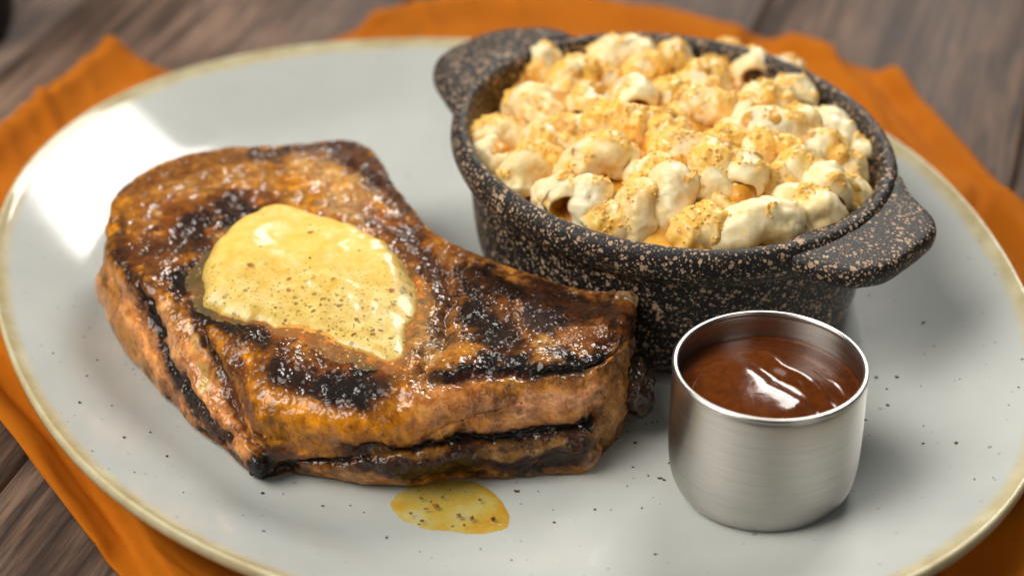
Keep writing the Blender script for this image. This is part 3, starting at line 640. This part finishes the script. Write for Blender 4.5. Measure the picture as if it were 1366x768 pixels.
def butter():
    c = np.array(at(415, 370, ZT)[:2]); m, n = 240, 80; phi = np.linspace(-np.pi, np.pi, m, endpoint=False)
    P = ats(BUT, ZT)[:, :2]
    # the back half stands higher: trace it where its foot is, not its crest
    R = polar(chaikin(P, 2), c, phi)[:, 0]; R = R*(1+.06*fbm(np.c_[np.cos(phi), np.sin(phi), 0*phi], .25, 3, 5))
    s = np.linspace(.01, 1, n); X = c[0]+np.outer(s, R*np.cos(phi)); Y = c[1]+np.outer(s, R*np.sin(phi))
    X = X.ravel(); Y = Y.ravel(); V = np.c_[X, Y, 0*X]
    wv = fbm(V, .008, 3, 7)*.0012; base = np.array([chop_top(a, b, ZT-.004) for a, b in zip(X, Y)])
    sm = base.reshape(n, m).copy()
    for _ in range(25): sm[1:-1] = (sm[:-2]+2*sm[1:-1]+sm[2:])/4; sm = (np.roll(sm, 1, 1)+2*sm+np.roll(sm, -1, 1))/4
    base = sm.ravel(); lo = np.full(len(X), np.median(base))
    qy = prj(np.c_[X, Y, 0*X+ZT])
    edge = (1-np.repeat(s, m))*np.tile(R, n)
    hgt = .0012+.0062*sstep(450, 330, qy[:, 1])*sstep(575, 520, qy[:, 0])
    prof = np.sqrt(np.clip(1-(1-np.clip(edge/.0075, 0, 1))**2, 0, 1))
    z = np.maximum(base*.35+lo*.65, base)+hgt*prof+.0007*fbm(V, .018, 2, 5)*prof+.00012*fbm(V, .004, 2, 15)*prof-.0006*(1-prof)
    V[:, 2] = z; V = np.vstack([V])
    me = mesh('butter', V, quads(n, m, True)[:, ::-1]); setval(me, 'thick', np.clip(hgt*prof/.0075, 0, 1))
    b = tag(obj('butter', me, m_butter()), 'melting pat of yellow herb butter resting on the pork chop', 'butter')
    # clear melt soaking into the crust all round it
    Rs = R*(1.10+.10*fbm(np.c_[np.cos(phi), np.sin(phi), 0*phi], .35, 3, 9)+.10*np.exp(-((phi+1.2)/.5)**2)); ss = np.linspace(.55, 1, 40)
    SX = (c[0]+np.outer(ss, Rs*np.cos(phi))).ravel(); SY = (c[1]+np.outer(ss, Rs*np.sin(phi))).ravel()
    sb = np.array([chop_top(a, b_, ZT-.004) for a, b_ in zip(SX, SY)]).reshape(40, m)
    for _ in range(3): sb[1:-1] = (sb[:-2]+2*sb[1:-1]+sb[2:])/4; sb = (np.roll(sb, 1, 1)+2*sb+np.roll(sb, -1, 1))/4
    SV = np.c_[SX, SY, sb.ravel()+np.repeat(.0007*np.sqrt(1-ss**8)-.0002, m)]
    obj('melted_edge', mesh('melted_edge', SV, quads(40, m, True)[:, ::-1]), M_oil, b)
    # melted runs beside it
    def run(pts, w, h):
        Pp = np.array(pts, float); t = np.linspace(0, 1, 60); L = np.r_[0, np.cumsum(np.hypot(*np.diff(Pp, axis=0).T))]; L /= L[-1]
        cx, cy = np.interp(t, L, Pp[:, 0]), np.interp(t, L, Pp[:, 1]); rows = []
        for i in range(60):
            j0, j1 = max(i-1, 0), min(i+1, 59); d = np.array([cx[j1]-cx[j0], cy[j1]-cy[j0]]); d /= np.hypot(*d); nrm = np.array([-d[1], d[0]])
            ww = w*math.sin(math.pi*min(max(t[i], .02), .98))**.5*(1+.3*math.sin(11*t[i]+w)); row = []
            for u in np.linspace(-1, 1, 13):
                p = at(cx[i]+nrm[0]*u*ww, cy[i]+nrm[1]*u*ww, ZT); 
                # follow the view ray down to the crust
                o_ = Vector(CAM); r_ = (Vector(p)-o_).normalized(); hh = CHOP.ray_cast(o_, r_)
                q_ = hh[0]+hh[1]*(h*math.sqrt(max(0, 1-u*u))-.0003) if hh[0] is not None else Vector(p)
                row.append(q_[:])
            rows.append(row)
        A = np.array(rows)
        for _ in range(3): A[1:-1] = (A[:-2]+A[1:-1]*2+A[2:])/4
        obj('melted_run', mesh('melted_run', A.reshape(-1, 3), quads(60, 13, False)), M_oil, b)
    run([(256, 402), (275, 418), (300, 434), (328, 446)], 6, .0011); run([(262, 434), (282, 446), (308, 462)], 5, .001); run([(528, 480), (534, 500), (530, 522)], 8, .0009); run([(545, 566), (556, 574), (575, 572)], 4, .0009)
butter()
# pool of melted butter on the plate
POOL = [(521, 676), (530, 660), (552, 646), (590, 636), (630, 644), (660, 662), (677, 684), (676, 704), (655, 714), (615, 719), (575, 714), (540, 702)]
def pool():
    P = chaikin(ats(POOL, ZW)[:, :2], 3); c = P.mean(0); m = len(P); P = c+(P-c)*(1+.09*fbm(np.c_[P, 0*P[:, 0]], .007, 3, 3))[:, None]; rings = []
    for s in (.02, .3, .55, .75, .86, .93, .97, 1.0):
        X = c+(P-c)*s; h = .0011*(1-s**6)
        rings.append(np.c_[X, plate_z(X)+h+.0002])
    V = np.vstack(rings); o = obj('butter_pool', mesh('butter_pool', V, quads(len(rings), m, True)), M_pool)
    tag(o, 'small pool of melted golden butter on the plate below the chop', 'melted butter')
    n = NT('spice_fleck'); n.set(Base_Color=n.ramp(n.noise(n.coord(), 300, 2), [(.4, (.25, .07, .015)), (.6, (.05, .03, .015))]), Roughness=.4)
    for px, py, r in [(562, 667, .8), (582, 678, 1.2), (568, 682, .9), (548, 689, .8), (563, 700, .8), (612, 691, 1.3), (629, 695, 1.0), (658, 695, 1.2), (619, 705, .7), (590, 665, .6), (640, 668, .6), (575, 672, .7), (600, 655, .5)]:
        p = at(px, py, ZW+.001); v, f = blobs(np.array([[0, 0, 0.]]), [r*.00075], .5, int(px)); 
        q = obj('spice_fleck', mesh('spice_fleck', v+np.array([p[0], p[1], float(plate_z(p[:2])[0])+.0011]), f), n.m, o)
pool()
# pepper flakes
fx = []
for _ in range(95):
    a, b = random.choice([(random.uniform(60, 330), random.uniform(500, 720)), (random.uniform(300, 900), random.uniform(650, 760)), (random.uniform(820, 900), random.uniform(540, 660)), (random.uniform(1140, 1360), random.uniform(370, 700))])
    p = at(a, b, ZW); 
    if plate_s(p[None, :2])[0] < .97: fx.append((p[0], p[1], float(plate_z(p[:2])[0])+.0001))
fx += [tuple(at(718, 655, ZW+.0003))]
n_ = NT('pepper'); n_.set(Base_Color=n_.ramp(n_.noise(n_.coord(), 90, 2), [(.4, (.09, .035, .018)), (.6, (.022, .018, .015))]), Roughness=.6)
tag(obj('pepper_flakes', mesh('pepper_flakes', *blobs(np.array(fx), .00022+.0004*rng.random(len(fx))**2, .5, 5), smooth=False), n_.m), 'dark pepper flakes scattered on the plate around the chop', 'pepper', kind='stuff')

# ------------------------------------------------------------------ steel cup and sauce
RC = np.array([.0637, -.1072]); RR = .0240; RZ = .0463
def m_steel():
    n = NT('brushed_steel'); v = n.coord(); sv = n.node('Mapping'); n.put(sv.inputs['Scale'], (30, 30, 1500)); n.put(sv.inputs['Vector'], v)
    g = n.noise(sv.outputs[0], 1.6, 4, .6); tg = n.node('Tangent', direction_type='RADIAL', axis='Z')
    n.set(Base_Color=n.ramp(g, [(.3, (.42, .40, .375)), (.7, (.54, .52, .485))]), Metallic=1, Roughness=n.math('MULTIPLY_ADD', g, .12, .24), Anisotropic=.8, Anisotropic_Rotation=.25, Tangent=tg.outputs[0], Normal=n.bump(g, .00008, .5))
    return n.m
M_steel = m_steel()
def lathe(prof, m=200, it=2):
    c = np.array(prof, float)
    for _ in range(it): c = np.vstack([c[:1]]+[np.stack([.75*a+.25*b, .25*a+.75*b]) for a, b in zip(c[:-1], c[1:])]+[c[-1:]])
    t = np.linspace(0, 2*np.pi, m, endpoint=False)
    V = np.stack([np.stack([r*np.cos(t), r*np.sin(t), 0*t+z], -1) for r, z in c]).reshape(-1, 3)
    return V, quads(len(c), m, True)
cup = tag(empty('sauce_cup', (RC[0], RC[1], ZW)), 'small round brushed steel cup filled with brown sauce on the plate', 'cup')
hz = RZ-ZW
obj('cup_wall', mesh('cup_wall', *lathe([(.0002, .0004), (.016, .0004), (.0188, .0006), (.0210, .0018), (.0229, .0048), (.0239, .009), (RR+.0002, .016), (RR+.0002, .026), (RR, hz-.0012), (RR-.0008, hz-.0012), (RR-.0008, .026), (RR-.0011, .012), (.018, .003), (.0002, .0018)])), M_steel, cup)
obj('rim', mesh('rim', *lathe([(RR-.0009, hz-.0014), (RR-.0013, hz-.0008), (RR-.0011, hz-.0001), (RR-.0003, hz+.0001), (RR+.0003, hz-.0004), (RR+.0002, hz-.0012), (RR-.0004, hz-.0016)], 200, 2)), M_steel, cup)
def sauce():
    R = RR-.0009; m, n = 240, 150; t = np.linspace(0, 2*np.pi, m, endpoint=False); s = np.linspace(.004, 1, n)
    V = np.stack([np.outer(s, R*np.cos(t)), np.outer(s, R*np.sin(t)), np.zeros((n, m))], -1).reshape(-1, 3)
    x, y = V[:, 0]/R, V[:, 1]/R; w = .05*fbm(V, .014, 2, 3)
    # a spooned dollop: smooth dome at the near left, a furrow curling round it, ripples to the right
    dome = sstep(.95, .55, np.hypot(x+.22, (y+.18)*1.05)+w*.6)
    a = np.arctan2(y+.1, x-.05); rr = np.hypot(x-.05, y+.1)
    fur = np.exp(-((seg_dist(np.c_[x, y]+w[:, None], [(-.15, .42), (.0, .2), (.1, -.05), (.28, -.2), (.5, -.42)])/.13)**2))
    rid = np.exp(-((seg_dist(np.c_[x, y]+w[:, None], [(.02, .45), (.18, .18), (.28, .02), (.5, -.12), (.7, -.4)])/.14)**2))
    rip = np.sin((x*.8+y*1.15)*19+5*fbm(V, .012, 2, 8))*sstep(.05, .5, x)*sstep(.98, .75, np.hypot(x, y))*sstep(.75, .2, y)
    z = hz-.0042-.0038*(x*x+y*y)+.0012*dome-.0011*fur+.0010*rid+.00006*rip+.00012*fbm(V, .009, 2, 4)+.0004*sstep(.95, 1, np.hypot(x, y))
    V[:, 2] = z+ZW; V[:, :2] += RC
    n_ = NT('barbecue_sauce'); v = n_.coord(); g = n_.noise(v, 500, 4)
    n_.set(Base_Color=n_.ramp(g, [(.35, (.088, .020, .003)), (.65, (.13, .033, .005))]), Roughness=.14, Specular_IOR_Level=.32, Coat_Weight=.4, Coat_Roughness=.05, Subsurface_Weight=.1, Subsurface_Radius=(1, .3, .1), Subsurface_Scale=.002, Normal=n_.bump(g, .0002, .25))
    tag(obj('barbecue_sauce', mesh('barbecue_sauce', V, quads(n, m, True)[:, ::-1]), n_.m), 'glossy red-brown sauce swirled inside the steel cup', 'sauce')
sauce()

# ------------------------------------------------------------------ dark vessel at the far corner of the table
vp = at(-44, 44, 0)
n_ = NT('black_glaze'); n_.set(Base_Color=n_.ramp(n_.noise(n_.coord(), 60, 3), [(.4, (.008, .010, .009)), (.7, (.016, .02, .017))]), Roughness=.35)
vs = obj('dark_cup', mesh('dark_cup', *lathe([(.0002, .0005), (.014, .0005), (.0175, .002), (.0195, .012), (.0205, .04), (.021, .06), (.0205, .0605), (.0195, .06), (.0185, .03), (.0002, .004)], 96)), n_.m)
vs.location = (vp[0], vp[1], 0); tag(vs, 'black rounded cup standing on the bare wood beyond the napkin corner', 'cup')
